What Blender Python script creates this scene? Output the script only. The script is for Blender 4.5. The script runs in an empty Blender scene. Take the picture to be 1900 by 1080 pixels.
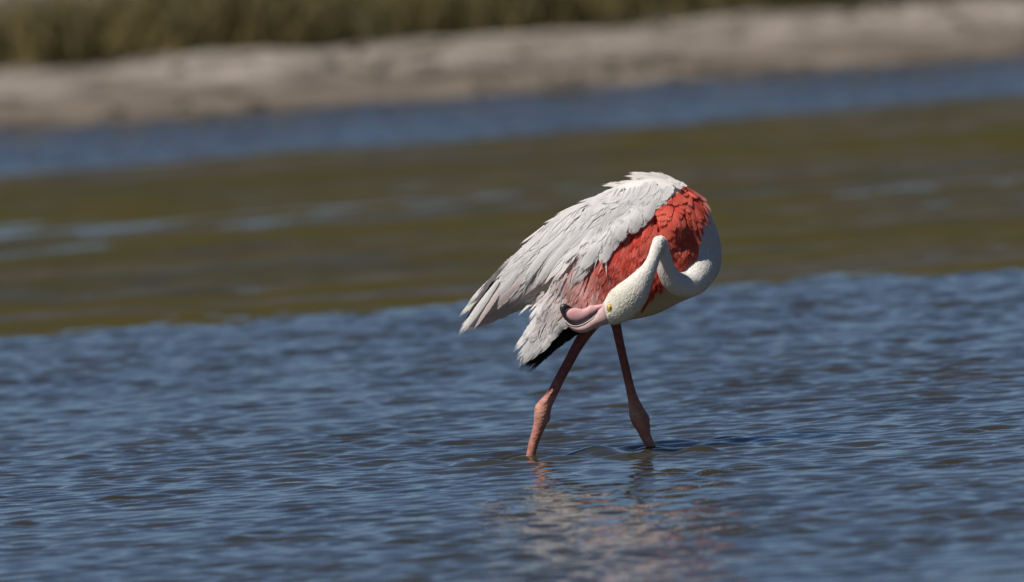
import bpy, bmesh, math, random
import numpy as np
from mathutils import Vector, Matrix
from mathutils.bvhtree import BVHTree

random.seed(7)
rng = np.random.default_rng(11)
scene = bpy.context.scene
col = scene.collection

# ---------------------------------------------------------------- camera
CAM_D, CAM_H, ROLL, PITCH = 36.0, 1.70, math.radians(3.7), math.radians(2.142)
FPX = 600.0 / 36.0 * 1900.0
Fv = Vector((0, math.cos(PITCH), -math.sin(PITCH)))
Uv = Vector((0, math.sin(PITCH), math.cos(PITCH)))
Xv = Vector((1, 0, 0))
Rc = Xv * math.cos(ROLL) - Uv * math.sin(ROLL)
Uc = Xv * math.sin(ROLL) + Uv * math.cos(ROLL)
CAM = Vector((0, -CAM_D, CAM_H))
cd = bpy.data.cameras.new("camera")
cam = bpy.data.objects.new("camera", cd)
col.objects.link(cam)
m = Matrix((Rc, Uc, -Fv)).transposed().to_4x4()
m.translation = CAM
cam.matrix_world = m
cd.lens, cd.sensor_width, cd.sensor_fit = 600, 36, 'HORIZONTAL'
cd.clip_start, cd.clip_end = 0.5, 6000
cd.dof.use_dof = True
cd.dof.focus_distance = CAM_D - 0.12
cd.dof.aperture_fstop = 6.0
scene.camera = cam

# ---------------------------------------------------------------- light
SUN_AZ = math.radians(-126)     # 0 = +y (away), negative = to the left
SUN_EL = math.radians(55)
world = bpy.data.worlds.new("World")
scene.world = world
world.use_nodes = True
wn, wl = world.node_tree.nodes, world.node_tree.links
wn.clear()
sky = wn.new("ShaderNodeTexSky")
sky.sky_type = 'NISHITA'
sky.sun_disc = False
sky.sun_elevation = SUN_EL
sky.sun_rotation = SUN_AZ
sky.air_density, sky.dust_density, sky.ozone_density = 0.45, 0.0, 4.0
bg = wn.new("ShaderNodeBackground")
bg.inputs['Strength'].default_value = 0.051
wo = wn.new("ShaderNodeOutputWorld")
wl.new(sky.outputs[0], bg.inputs[0])
wl.new(bg.outputs[0], wo.inputs[0])

sd = bpy.data.lights.new("sun", 'SUN')
sd.energy, sd.angle, sd.color = 4.8, math.radians(0.53), (1.0, 0.95, 0.88)
sun = bpy.data.objects.new("sun", sd)
col.objects.link(sun)
to_sun = Vector((math.sin(SUN_AZ) * math.cos(SUN_EL), math.cos(SUN_AZ) * math.cos(SUN_EL), math.sin(SUN_EL)))
sun.rotation_euler = to_sun.to_track_quat('Z', 'Y').to_euler()
sun.location = (-8, -8, 12)

vs = scene.view_settings
vs.view_transform, vs.look, vs.exposure, vs.gamma = 'Standard', 'None', 0.0, 1.0
vs.use_curve_mapping = False
scene.cycles.use_denoising = True
scene.cycles.max_bounces = 8
scene.cycles.transparent_max_bounces = 24

# ---------------------------------------------------------------- helpers
def P(u, v, d=0.0):
    """Photograph coordinates + depth (1/880 m, positive = away) -> point in the place."""
    y = d / 880.0
    r = Fv * FPX + Rc * (u - 950.0) - Uc * (v - 540.0)
    t = (y - CAM.y) / r.y
    return CAM + r * t

def unP(p):
    q = p - CAM
    w = q.dot(Fv)
    return 950 + FPX * q.dot(Rc) / w, 540 - FPX * q.dot(Uc) / w, p.y * 880

S = 1 / 880.0

def mesh_obj(name, verts, faces, mat, parent=None, smooth=True, cols=None, uvs=None, tips=None):
    me = bpy.data.meshes.new(name)
    me.from_pydata([tuple(v) for v in verts], [], faces)
    if smooth:
        me.shade_smooth()
    if cols is not None:
        a = me.attributes.new("col", 'FLOAT_COLOR', 'POINT')
        c = np.ones((len(verts), 4), dtype=np.float32)
        c[:, :3] = np.asarray(cols, dtype=np.float32)[:, :3]
        a.data.foreach_set("color", c.ravel())
    if uvs is not None:
        a = me.attributes.new("vane", 'FLOAT_VECTOR', 'POINT')
        a.data.foreach_set("vector", np.asarray(uvs, dtype=np.float32).ravel())
    if tips is not None:
        a = me.attributes.new("tip", 'FLOAT', 'POINT')
        a.data.foreach_set("value", np.asarray(tips, dtype=np.float32))
    me.materials.append(mat)
    o = bpy.data.objects.new(name, me)
    col.objects.link(o)
    if parent is not None:
        o.parent = parent
        o.matrix_parent_inverse = parent.matrix_world.inverted()
    return o

def tag(o, label=None, cat=None, group=None, kind=None):
    if label: o['label'] = label
    if cat: o['category'] = cat
    if group: o['group'] = group
    if kind: o['kind'] = kind
    return o

def new_mat(name):
    mt = bpy.data.materials.new(name)
    mt.use_nodes = True
    nt = mt.node_tree
    return mt, nt, nt.nodes['Principled BSDF'], nt.nodes['Material Output']

def N(nt, t, **kw):
    n = nt.nodes.new(t)
    for k, v in kw.items():
        if k in n.inputs.keys() if hasattr(n.inputs, 'keys') else False:
            n.inputs[k].default_value = v
        else:
            setattr(n, k, v)
    return n

def setin(n, **kw):
    for k, v in kw.items():
        n.inputs[k.replace('_', ' ')].default_value = v

def noise(nt, scale, detail=4, rough=0.55, vec=None, mapping=None):
    n = nt.nodes.new('ShaderNodeTexNoise')
    n.inputs['Scale'].default_value = scale
    n.inputs['Detail'].default_value = detail
    n.inputs['Roughness'].default_value = rough
    if vec is None:
        tc = nt.nodes.new('ShaderNodeTexCoord')
        vec = tc.outputs['Object']
    if mapping is not None:
        mp = nt.nodes.new('ShaderNodeMapping')
        mp.inputs['Scale'].default_value = mapping
        nt.links.new(vec, mp.inputs['Vector'])
        vec = mp.outputs[0]
    nt.links.new(vec, n.inputs['Vector'])
    return n

def ramp(nt, fac, stops):
    r = nt.nodes.new('ShaderNodeValToRGB')
    el = r.color_ramp.elements
    while len(el) < len(stops):
        el.new(0.5)
    for e, (p, c) in zip(el, stops):
        e.position = p
        e.color = (*c, 1) if len(c) == 3 else c
    nt.links.new(fac, r.inputs[0])
    return r

def bump(nt, height, strength, dist, bsdf):
    b = nt.nodes.new('ShaderNodeBump')
    b.inputs['Strength'].default_value = strength
    b.inputs['Distance'].default_value = dist
    nt.links.new(height, b.inputs['Height'])
    nt.links.new(b.outputs[0], bsdf.inputs['Normal'])
    return b

# ---------------------------------------------------------------- materials
def mat_water():
    mt, nt, b, o = new_mat("water")
    setin(b, Roughness=0.012, IOR=1.333)
    n1 = noise(nt, 1.3, 3)
    r = ramp(nt, n1.outputs[0], [(0.35, (0.030, 0.026, 0.014)), (0.7, (0.045, 0.040, 0.022))])
    nt.links.new(r.outputs[0], b.inputs['Base Color'])
    n2 = noise(nt, 30, 3, 0.5, mapping=(1.0, 0.8, 1.0))
    bump(nt, n2.outputs[0], 0.22, 0.004, b)
    return mt

def mat_mud():
    mt, nt, b, o = new_mat("mud")
    n1 = noise(nt, 3.6, 6, 0.68, mapping=(0.5, 0.7, 1))
    r = ramp(nt, n1.outputs[0], [(0.34, (0.034, 0.030, 0.026)), (0.44, (0.060, 0.045, 0.005)),
                                 (0.55, (0.044, 0.039, 0.004)), (0.66, (0.058, 0.048, 0.034))])
    # long grey streaks between the algae: a water film's sheen put into the colour
    ns = noise(nt, 1.15, 5, 0.62, mapping=(0.22, 0.85, 1))
    rs = ramp(nt, ns.outputs[0], [(0.48, (0, 0, 0)), (0.62, (1, 1, 1))])
    mxs = nt.nodes.new('ShaderNodeMix'); mxs.data_type = 'RGBA'
    nt.links.new(rs.outputs[0], mxs.inputs['Factor']); nt.links.new(r.outputs[0], mxs.inputs['A'])
    n5 = noise(nt, 7, 4, 0.6, mapping=(0.6, 0.6, 1))
    rg = ramp(nt, n5.outputs[0], [(0.38, (0.034, 0.031, 0.024)), (0.62, (0.075, 0.072, 0.072))])
    nt.links.new(rg.outputs[0], mxs.inputs['B'])
    nt.links.new(mxs.outputs['Result'], b.inputs['Base Color'])
    n2 = noise(nt, 0.9, 4, 0.65, mapping=(0.45, 0.8, 1))
    rr = ramp(nt, n2.outputs[0], [(0.40, (0.42,) * 3), (0.56, (0.95,) * 3)])
    nt.links.new(rr.outputs[0], b.inputs['Roughness'])
    b.inputs['Specular IOR Level'].default_value = 0.2
    n3 = noise(nt, 25, 5)
    bump(nt, n3.outputs[0], 0.7, 0.02, b)
    return mt

def mat_sand():
    mt, nt, b, o = new_mat("sand")
    n1 = noise(nt, 4.2, 6, 0.7, mapping=(0.6, 0.6, 1))
    r = ramp(nt, n1.outputs[0], [(0.38, (0.085, 0.068, 0.052)), (0.46, (0.18, 0.152, 0.124)), (0.54, (0.255, 0.218, 0.185)), (0.62, (0.34, 0.295, 0.255))])
    # damp foot of the bank: darker and browner just above the water line
    g = nt.nodes.new('ShaderNodeNewGeometry')
    sp = nt.nodes.new('ShaderNodeSeparateXYZ')
    nt.links.new(g.outputs['Position'], sp.inputs[0])
    mr = nt.nodes.new('ShaderNodeMapRange')
    setin(mr, From_Min=0.0, From_Max=0.13, To_Min=0.0, To_Max=1.0)
    nt.links.new(sp.outputs['Z'], mr.inputs['Value'])
    mx = nt.nodes.new('ShaderNodeMix'); mx.data_type = 'RGBA'; mx.blend_type = 'MULTIPLY'
    rz = ramp(nt, mr.outputs[0], [(0.0, (0.42, 0.38, 0.30)), (0.18, (0.62, 0.58, 0.52)), (0.6, (0.66, 0.63, 0.60)), (0.85, (1, 1, 1))])
    mx.inputs['Factor'].default_value = 1
    nt.links.new(r.outputs[0], mx.inputs['A']); nt.links.new(rz.outputs[0], mx.inputs['B'])
    nt.links.new(mx.outputs['Result'], b.inputs['Base Color'])
    setin(b, Roughness=0.9)
    n3 = noise(nt, 12, 6)
    bump(nt, n3.outputs[0], 0.6, 0.03, b)
    return mt

def mat_simple(name, c1, c2, scale, rough=0.7, bs=0.3, bd=0.002, mapping=None):
    mt, nt, b, o = new_mat(name)
    n1 = noise(nt, scale, 4, mapping=mapping)
    r = ramp(nt, n1.outputs[0], [(0.35, c1), (0.68, c2)])
    nt.links.new(r.outputs[0], b.inputs['Base Color'])
    setin(b, Roughness=rough)
    n3 = noise(nt, scale * 4, 4, mapping=mapping)
    bump(nt, n3.outputs[0], bs, bd, b)
    return mt

def mat_feather():
    mt, nt, b, o = new_mat("feather_vane")
    at = nt.nodes.new('ShaderNodeAttribute'); at.attribute_name = "col"
    va = nt.nodes.new('ShaderNodeAttribute'); va.attribute_name = "vane"
    sp = nt.nodes.new('ShaderNodeSeparateXYZ')
    nt.links.new(va.outputs['Vector'], sp.inputs[0])
    ab = nt.nodes.new('ShaderNodeMath'); ab.operation = 'ABSOLUTE'
    nt.links.new(sp.outputs['X'], ab.inputs[0])
    # barbs run obliquely off the shaft
    ma = nt.nodes.new('ShaderNodeMath'); ma.operation = 'MULTIPLY_ADD'
    ma.inputs[1].default_value = -0.012
    nt.links.new(ab.outputs[0], ma.inputs[0]); nt.links.new(sp.outputs['Y'], ma.inputs[2])
    cb = nt.nodes.new('ShaderNodeCombineXYZ')
    nt.links.new(sp.outputs['X'], cb.inputs['X']); nt.links.new(ma.outputs[0], cb.inputs['Y']); nt.links.new(sp.outputs['Z'], cb.inputs['Z'])
    n1 = noise(nt, 1.0, 4, 0.65, vec=cb.outputs[0], mapping=(2.6, 130, 1))
    n2 = noise(nt, 1.0, 3, 0.6, vec=va.outputs['Vector'], mapping=(7.0, 14, 1))
    ad = nt.nodes.new('ShaderNodeMath'); ad.operation = 'ADD'
    nt.links.new(n1.outputs[0], ad.inputs[0]); nt.links.new(n2.outputs[0], ad.inputs[1])
    r = ramp(nt, ad.outputs[0], [(0.0, (0.72, 0.72, 0.72)), (1.0, (1.0, 1.0, 1.0))])
    mp = nt.nodes.new('ShaderNodeMapRange')
    setin(mp, From_Min=0.65, From_Max=1.35)
    nt.links.new(ad.outputs[0], mp.inputs['Value']); nt.links.new(mp.outputs[0], r.inputs[0])
    mx = nt.nodes.new('ShaderNodeMix'); mx.data_type = 'RGBA'; mx.blend_type = 'MULTIPLY'
    mx.inputs['Factor'].default_value = 1
    nt.links.new(at.outputs['Color'], mx.inputs['A']); nt.links.new(r.outputs[0], mx.inputs['B'])
    nt.links.new(mx.outputs['Result'], b.inputs['Base Color'])
    setin(b, Roughness=0.75)
    b.inputs['Specular IOR Level'].default_value = 0.12
    bump(nt, ad.outputs[0], 0.35, 0.0012, b)
    tr = nt.nodes.new('ShaderNodeBsdfTranslucent')
    nt.links.new(mx.outputs['Result'], tr.inputs[0])
    ms = nt.nodes.new('ShaderNodeMixShader'); ms.inputs[0].default_value = 0.24
    nt.links.new(b.outputs[0], ms.inputs[1]); nt.links.new(tr.outputs[0], ms.inputs[2])
    # frayed vane: barbs part from each other at the margin and the tip
    tp = nt.nodes.new('ShaderNodeAttribute'); tp.attribute_name = "tip"
    def math_n(op, a_, b_):
        n = nt.nodes.new('ShaderNodeMath'); n.operation = op
        for k, q in enumerate((a_, b_)):
            if isinstance(q, (int, float)): n.inputs[k].default_value = q
            else: nt.links.new(q, n.inputs[k])
        return n.outputs[0]
    nf = noise(nt, 1.0, 3, 0.7, vec=cb.outputs[0], mapping=(1.2, 420, 1))
    ng = noise(nt, 1.0, 3, 0.7, vec=va.outputs['Vector'], mapping=(8, 30, 1))
    side_m = math_n('SUBTRACT', math_n('MULTIPLY_ADD', nf.outputs[0], 0.85), ab.outputs[0])
    side_m.node.inputs[0].links[0].from_node.inputs[2].default_value = 0.50
    tip_m = math_n('SUBTRACT', math_n('MULTIPLY_ADD', ng.outputs[0], 0.75), tp.outputs['Fac'])
    tip_m.node.inputs[0].links[0].from_node.inputs[2].default_value = 0.54
    mn = math_n('MINIMUM', side_m, tip_m)
    mr = nt.nodes.new('ShaderNodeMapRange'); setin(mr, From_Min=-0.03, From_Max=0.05)
    nt.links.new(mn, mr.inputs['Value'])
    tb = nt.nodes.new('ShaderNodeBsdfTransparent')
    m2 = nt.nodes.new('ShaderNodeMixShader')
    nt.links.new(mr.outputs[0], m2.inputs[0]); nt.links.new(tb.outputs[0], m2.inputs[1]); nt.links.new(ms.outputs[0], m2.inputs[2])
    nt.links.new(m2.outputs[0], o.inputs[0])
    return mt

def mat_body():
    mt, nt, b, o = new_mat("plumage_and_skin")
    at = nt.nodes.new('ShaderNodeAttribute'); at.attribute_name = "col"
    n1 = noise(nt, 260, 4, 0.65)
    n2 = noise(nt, 520, 3, 0.6)
    ad = nt.nodes.new('ShaderNodeMath'); ad.operation = 'ADD'
    nt.links.new(n1.outputs[0], ad.inputs[0]); nt.links.new(n2.outputs[0], ad.inputs[1])
    r = ramp(nt, ad.outputs[0], [(0.36, (0.86, 0.85, 0.83)), (0.62, (1, 1, 1))])
    mp = nt.nodes.new('ShaderNodeMapRange'); setin(mp, From_Min=0.0, From_Max=2.0)
    nt.links.new(ad.outputs[0], mp.inputs['Value']); nt.links.new(mp.outputs[0], r.inputs[0])
    mx = nt.nodes.new('ShaderNodeMix'); mx.data_type = 'RGBA'; mx.blend_type = 'MULTIPLY'
    mx.inputs['Factor'].default_value = 1
    nt.links.new(at.outputs['Color'], mx.inputs['A']); nt.links.new(r.outputs[0], mx.inputs['B'])
    nt.links.new(mx.outputs['Result'], b.inputs['Base Color'])
    setin(b, Roughness=0.75)
    b.inputs['Specular IOR Level'].default_value = 0.25
    bump(nt, ad.outputs[0], 0.45, 0.0025, b)
    return mt

M_water, M_mud, M_sand = mat_water(), mat_mud(), mat_sand()
M_feather, M_body = mat_feather(), mat_body()
def mat_leg():
    mt, nt, b, o = new_mat("leg_skin")
    at = nt.nodes.new('ShaderNodeAttribute'); at.attribute_name = "col"
    vo = nt.nodes.new('ShaderNodeTexVoronoi'); vo.inputs['Scale'].default_value = 260
    tc = nt.nodes.new('ShaderNodeTexCoord'); mp = nt.nodes.new('ShaderNodeMapping'); mp.inputs['Scale'].default_value = (0.7, 0.7, 1.2)
    nt.links.new(tc.outputs['Object'], mp.inputs[0]); nt.links.new(mp.outputs[0], vo.inputs['Vector'])
    n1 = noise(nt, 70, 4, 0.6)
    r = ramp(nt, n1.outputs[0], [(0.36, (0.70, 0.66, 0.66)), (0.64, (1.15, 1.15, 1.1))])
    mx = nt.nodes.new('ShaderNodeMix'); mx.data_type = 'RGBA'; mx.blend_type = 'MULTIPLY'; mx.inputs['Factor'].default_value = 1
    nt.links.new(at.outputs['Color'], mx.inputs['A']); nt.links.new(r.outputs[0], mx.inputs['B'])
    nt.links.new(mx.outputs['Result'], b.inputs['Base Color'])
    # wet towards the water line
    g = nt.nodes.new('ShaderNodeNewGeometry'); sp = nt.nodes.new('ShaderNodeSeparateXYZ'); nt.links.new(g.outputs['Position'], sp.inputs[0])
    mr = nt.nodes.new('ShaderNodeMapRange'); setin(mr, From_Min=0.01, From_Max=0.06, To_Min=0.18, To_Max=0.6)
    nt.links.new(sp.outputs['Z'], mr.inputs['Value']); nt.links.new(mr.outputs[0], b.inputs['Roughness'])
    bump(nt, vo.outputs['Distance'], 0.45, 0.0018, b)
    return mt
M_leg = mat_leg()
def mat_down():
    mt, nt, b, o = new_mat("velvet_down")
    at = nt.nodes.new('ShaderNodeAttribute'); at.attribute_name = "col"
    n1 = noise(nt, 400, 2)
    r = ramp(nt, n1.outputs[0], [(0.3, (0.92, 0.92, 0.92)), (0.6, (1, 1, 1))])
    mx = nt.nodes.new('ShaderNodeMix'); mx.data_type = 'RGBA'; mx.blend_type = 'MULTIPLY'; mx.inputs['Factor'].default_value = 1
    nt.links.new(at.outputs['Color'], mx.inputs['A']); nt.links.new(r.outputs[0], mx.inputs['B'])
    nt.links.new(mx.outputs['Result'], b.inputs['Base Color'])
    setin(b, Roughness=0.8); b.inputs['Specular IOR Level'].default_value = 0.2
    return mt
M_down = mat_down()
M_pinkbill = mat_simple("bill_pink", (0.60, 0.37, 0.36), (0.72, 0.49, 0.47), 90, 0.65, 0.5, 0.0014)
M_rosebill = mat_simple("bill_rose", (0.64, 0.31, 0.32), (0.72, 0.42, 0.42), 60, 0.6, 0.3, 0.001)
M_blackbill = mat_simple("bill_black", (0.012, 0.012, 0.014), (0.035, 0.034, 0.038), 120, 0.35, 0.2, 0.0008)
M_ridge = mat_simple("bill_ridge", (0.62, 0.50, 0.49), (0.74, 0.61, 0.60), 120, 0.45, 0.2, 0.0008)
M_iris = mat_simple("iris_yellow", (0.70, 0.50, 0.04), (0.80, 0.66, 0.10), 400, 0.15, 0.0, 0.0005)
M_pupil = mat_simple("pupil_black", (0.004, 0.004, 0.004), (0.008, 0.008, 0.008), 100, 0.1, 0.0, 0.0005)
M_eyering = mat_simple("eye_skin", (0.56, 0.30, 0.14), (0.64, 0.40, 0.22), 300, 0.6, 0.2, 0.0006)
M_reed = mat_simple("reed", (0.045, 0.046, 0.014), (0.22, 0.165, 0.055), 3.2, 0.8, 0.1, 0.002, (1, 1, 0.8))
M_clod = mat_simple("dry_weed", (0.035, 0.030, 0.022), (0.09, 0.075, 0.05), 20, 0.9, 0.5, 0.01)
M_earth = mat_simple("earth", (0.10, 0.085, 0.05), (0.17, 0.145, 0.09), 0.4, 0.95, 0.4, 0.03)

# ---------------------------------------------------------------- setting
def smooth_noise2(x, y, seed, sx, sy, octaves=3):
    r = np.random.default_rng(seed)
    z = np.zeros(np.broadcast(x, y).shape)
    a = 1.0
    for k in range(octaves):
        for j in range(7):
            th = r.uniform(0, 2 * np.pi); ph = r.uniform(0, 2 * np.pi); f = r.uniform(0.7, 1.4) * 2 ** k
            z += a * np.sin((x / sx * np.cos(th) + y / sy * np.sin(th)) * f * 2 * np.pi + ph)
        a *= 0.5
    return z / 4.5

def grid_obj(name, xs, ys, Z, mat, kind='structure'):
    nx, ny = len(xs), len(ys)
    X, Y = np.meshgrid(xs, ys)
    co = np.stack([X, Y, Z], -1).reshape(-1, 3).astype(np.float32)
    me = bpy.data.meshes.new(name)
    me.vertices.add(nx * ny)
    me.vertices.foreach_set("co", co.ravel())
    i = np.arange((ny - 1) * (nx - 1))
    r, c = i // (nx - 1), i % (nx - 1)
    a = r * nx + c
    q = np.stack([a, a + 1, a + nx + 1, a + nx], -1).astype(np.int32)
    me.loops.add(q.size)
    me.loops.foreach_set("vertex_index", q.ravel())
    me.polygons.add(len(q))
    me.polygons.foreach_set("loop_start", (np.arange(len(q)) * 4).astype(np.int32))
    me.update(calc_edges=True)
    me.shade_smooth()
    me.materials.append(mat)
    o = bpy.data.objects.new(name, me)
    col.objects.link(o)
    o['kind'] = kind
    return o

def graded(lo, hi, step, out_lo, out_hi, growth=1.12):
    mid = list(np.arange(lo, hi + step * 0.5, step))
    s, x, left = step, lo, []
    while x > out_lo:
        s *= growth; x -= s; left.append(x)
    s, x, right = step, mid[-1], []
    while x < out_hi:
        s *= growth; x += s; right.append(x)
    return np.array(left[::-1] + mid + right)

def tilt(x):
    """the far shore runs a little obliquely, nearer on the left"""
    return 0.42 * np.clip(x, -6, 6)

EDGE_MUD0, EDGE_MUD1, EDGE_SAND, EDGE_REED = 9.2, 23.7, 29.9, 32.9   # metres beyond the bird

xs = graded(-1.85, 1.85, 0.0135, -60, 60, 1.10)
ys = graded(-5.6, 9.6, 0.0155, -60, 9.7, 1.03)
ys = np.concatenate([ys[ys < 9.6], np.arange(9.6, 22.6, 0.13), np.arange(22.6, 31.6, 0.023), np.arange(31.6, 33.4, 0.1)])
X, Y = np.meshgrid(xs, ys)
dx = np.gradient(xs)[None, :]; dy = np.gradient(ys)[:, None]
Z = np.zeros_like(X)
NW = 110
wr = np.random.default_rng(5)
grp = np.exp(0.50 * smooth_noise2(X, Y, 21, 0.55, 0.8, 2) + 0.30 * smooth_noise2(X, Y, 22, 2.5, 4, 1)) * 0.82
grp = np.where(Y > 22.6, 1.0, np.clip(grp, 0.3, 2.2))
for k in range(NW):
    lam = 0.045 * (0.33 / 0.045) ** wr.uniform(0, 1)
    th = math.radians(96) + wr.normal(0, 0.85)
    ph = wr.uniform(0, 2 * np.pi)
    s = 0.138 * math.sqrt(2.0 / NW) * math.exp(-0.5 * (math.log(lam / 0.105) / 0.55) ** 2)
    amp = s * lam / (2 * math.pi)
    kx, ky = math.cos(th) * 2 * math.pi / lam, math.sin(th) * 2 * math.pi / lam
    fade = np.clip((lam / 3.0 - np.maximum(dx * abs(math.cos(th)), dy * abs(math.sin(th)))) / (lam / 6), 0, 1)
    arg = kx * X + ky * Y + ph
    Z += amp * fade * (np.sin(arg) + 0.25 * np.cos(2 * arg))
# calmer over the shallows in front of the mud and in the far channel
calm = 1 - np.clip((Y - (EDGE_MUD0 - 1.5)) / 2.5, 0, 1) * 0.8 * np.clip((24.0 - Y) / 0.8, 0, 1)
Z *= grp * calm
Z *= np.where(Y > 22.6, 1.0, 1.0)
# ripples the legs make
FOOT = [P(984, 848, -14), P(1211, 835, 30)]
for i, f in enumerate(FOOT):
    R = np.sqrt((X - f.x) ** 2 + (Y - f.y) ** 2)
    Z += 0.0075 * np.cos(R * 2 * np.pi / 0.14 + i) * np.exp(-R / 0.22) * np.clip(R / 0.05, 0, 1)
c0, c1 = FOOT
t = np.clip((X - c0.x) / (c1.x - c0.x), -0.1, 1.0)
yl = c0.y + (c1.y - c0.y) * t + 0.03
Z += 0.008 * np.exp(-((Y - yl) / 0.07) ** 2) * np.exp(-((X - (c0.x + c1.x) / 2 - 0.02) / 0.10) ** 2)
# wake trailing off to the right of the right leg
wk = np.clip((X - c1.x) / 0.45, 0, 1)
yw = c1.y + 0.35 * wk
Z += (0.0015 * np.exp(-((Y - yw) / 0.07) ** 2) * (X > c1.x) * np.exp(-((X - c1.x - 0.2) / 0.2) ** 2))
lake = grid_obj("lake_water", xs, ys, Z, M_water)

# lake bed and land as one sheet to the horizon
gx = graded(-8, 8, 0.5, -1800, 1800, 1.25)
gy = graded(-40, 42, 0.5, -1500, 4000, 1.22)
GX, GY = np.meshgrid(gx, gy)
gz = np.where(GY < 34, -0.45, np.clip((GY - 34) / 6, 0, 1) * 0.66 - 0.45)
gz = gz + 0.0 * GX
grid_obj("ground", gx, gy, gz, M_earth)

# algae covered mud flat, its hollows under water
mx_ = graded(-4, 4, 0.035, -45, 45, 1.12)
my_ = graded(EDGE_MUD0 - 1.4, EDGE_MUD1 + 1.6, 0.03, EDGE_MUD0 - 1.5, EDGE_MUD1 + 3.4, 1.2)
MX, MY = np.meshgrid(mx_, my_)
edge0 = EDGE_MUD0 - 0.5 + 0.45 * smooth_noise2(MX, MY, 3, 0.9, 3, 3) + 0.12 * smooth_noise2(MX, MY, 13, 0.2, 0.5, 2)
edge1 = EDGE_MUD1 + tilt(MX) + 0.35 * smooth_noise2(MX, MY, 4, 2.5, 4, 2)
prof = np.minimum((MY - edge0) * 0.010, (edge1 - MY) * 0.05)
nz = smooth_noise2(MX, MY, 8, 1.8, 1.6, 3) * 0.006 + smooth_noise2(MX, MY, 9, 0.35, 0.8, 3) * 0.0065
nz = nz + 0.02 * np.clip((MY - 19.0) / 1.5, 0, 1)
plate = np.minimum(prof, 0.0088 + nz)
# the long pools left of the flat
pool = np.exp(-((MY - (17.2 + 0.05 * MX)) / 1.0) ** 2) * (1 / (1 + np.exp((MX + 1.1) * 2.2)))
pool2 = 0.6 * np.exp(-((MY - 17.3) / 0.8) ** 2) * (0.5 + 0.5 * np.sin(MX * 2.1 + 1))
MZ = plate - 0.016 * pool - 0.006 * pool2
grid_obj("mud_flat", mx_, my_, MZ, M_mud)

# sand bank
sx_ = graded(-5, 5, 0.06, -60, 60, 1.12)
sy_ = graded(EDGE_SAND - 1.8, EDGE_REED + 1.8, 0.06, EDGE_SAND - 4.0, 54, 1.15)
SX, SY = np.meshgrid(sx_, sy_)
e = EDGE_SAND + tilt(SX) + 0.12 * smooth_noise2(SX, SY, 31, 2.0, 9, 3)
tt = SY - e
bz = np.where(tt < 0, tt * 0.06, 0.012 * np.minimum(tt, 1.0) + 0.0)
bz = np.where(tt > 0, 0.26 * (1 - np.exp(-np.maximum(tt, 0) / 3.3)) + 0.02 * np.clip(tt, 0, 0.3), bz)
bz = bz + (smooth_noise2(SX, SY, 33, 0.8, 0.8, 3) * 0.017 + smooth_noise2(SX, SY, 34, 0.25, 0.2, 2) * 0.006) * np.clip(tt / 0.6, 0, 1)
grid_obj("sand_bank", sx_, sy_, bz, M_sand)

# reed and grass mass behind the bank
def blades(name, n, x0, x1, y0, y1, h0, h1, w, mat, z0):
    r = np.random.default_rng(hash(name) % 1000 if False else 77)
    V, F = [], []
    for i in range(n):
        x = r.uniform(x0, x1); y = y0 + (y1 - y0) * r.uniform(0, 1) ** 1.6
        clump = 0.5 + 0.25 * (math.sin(x * 4.3 + 1.0 + math.sin(x * 1.7)) + math.sin(x * 9.1 + 3 * y))
        if y < y0 + 0.5 and r.uniform() > 0.35 + 0.65 * clump:
            continue
        y += float(tilt(x))
        h = r.uniform(h0, h1) * (0.6 + 0.5 * clump)
        a = r.uniform(0, 2 * math.pi); le = r.normal(0, 0.85) ; ld = r.uniform(0, 2 * math.pi)
        wx, wy = math.cos(a) * w * r.uniform(.6, 1.5), math.sin(a) * w
        b = len(V)
        for k, (t, ww) in enumerate(((0, 1), (0.5, 0.8), (0.85, 0.4))):
            ox, oy = math.cos(ld) * le * h * t * t, math.sin(ld) * le * h * t * t
            V.append((x + ox - wx * ww, y + oy - wy * ww, z0 + h * t))
            V.append((x + ox + wx * ww, y + oy + wy * ww, z0 + h * t))
        V.append((x + math.cos(ld) * le * h, y + math.sin(ld) * le * h, z0 + h))
        F += [(b, b + 1, b + 3, b + 2), (b + 2, b + 3, b + 5, b + 4), (b + 4, b + 5, b + 6)]
    o = mesh_obj(name, V, F, mat)
    return o

reed = blades("reed_bed", 60000, -12, 12, EDGE_REED, EDGE_REED + 2.6, 0.10, 0.46, 0.007, M_reed, 0.13)
tag(reed, "olive and brown reed bed growing along the top of the far bank", "reeds", kind='stuff')

# pebbles, clods and drift litter strewn over the bank
BV, BF = [], []
br = np.random.default_rng(91)
for k in range(1500):
    x = br.uniform(-5, 5); t_ = 3.0 * br.uniform(0.02, 1) ** 1.1
    pat = math.sin(x * 2.1 + 1.3 * t_) + math.sin(x * 4.7 - 2.0 * t_ + 1) + math.sin(t_ * 5.0 + x)
    if br.uniform(-1.5, 2.0) > pat: continue
    y = EDGE_SAND + float(tilt(x)) + t_
    z = 0.26 * (1 - math.exp(-t_ / 3.3)) + 0.005
    r_ = br.uniform(0.008, 0.034)
    b0 = len(BV)
    for (a_, b_, c_) in ((1, 0, 0), (0, 1, 0), (-1, 0, 0), (0, -1, 0), (0, 0, 0.7), (0, 0, -0.7)):
        BV.append((x + a_ * r_ * br.uniform(.7, 1.6), y + b_ * r_ * br.uniform(.7, 1.4), z + c_ * r_ * br.uniform(.6, 1.2)))
    for i_ in range(4):
        BF += [(b0 + i_, b0 + (i_ + 1) % 4, b0 + 4), (b0 + (i_ + 1) % 4, b0 + i_, b0 + 5)]
litter = mesh_obj("shore_litter", BV, BF, M_clod, smooth=False)
tag(litter, "brown pebbles and drift litter strewn over the sandy far bank", "litter", kind='stuff')

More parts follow.
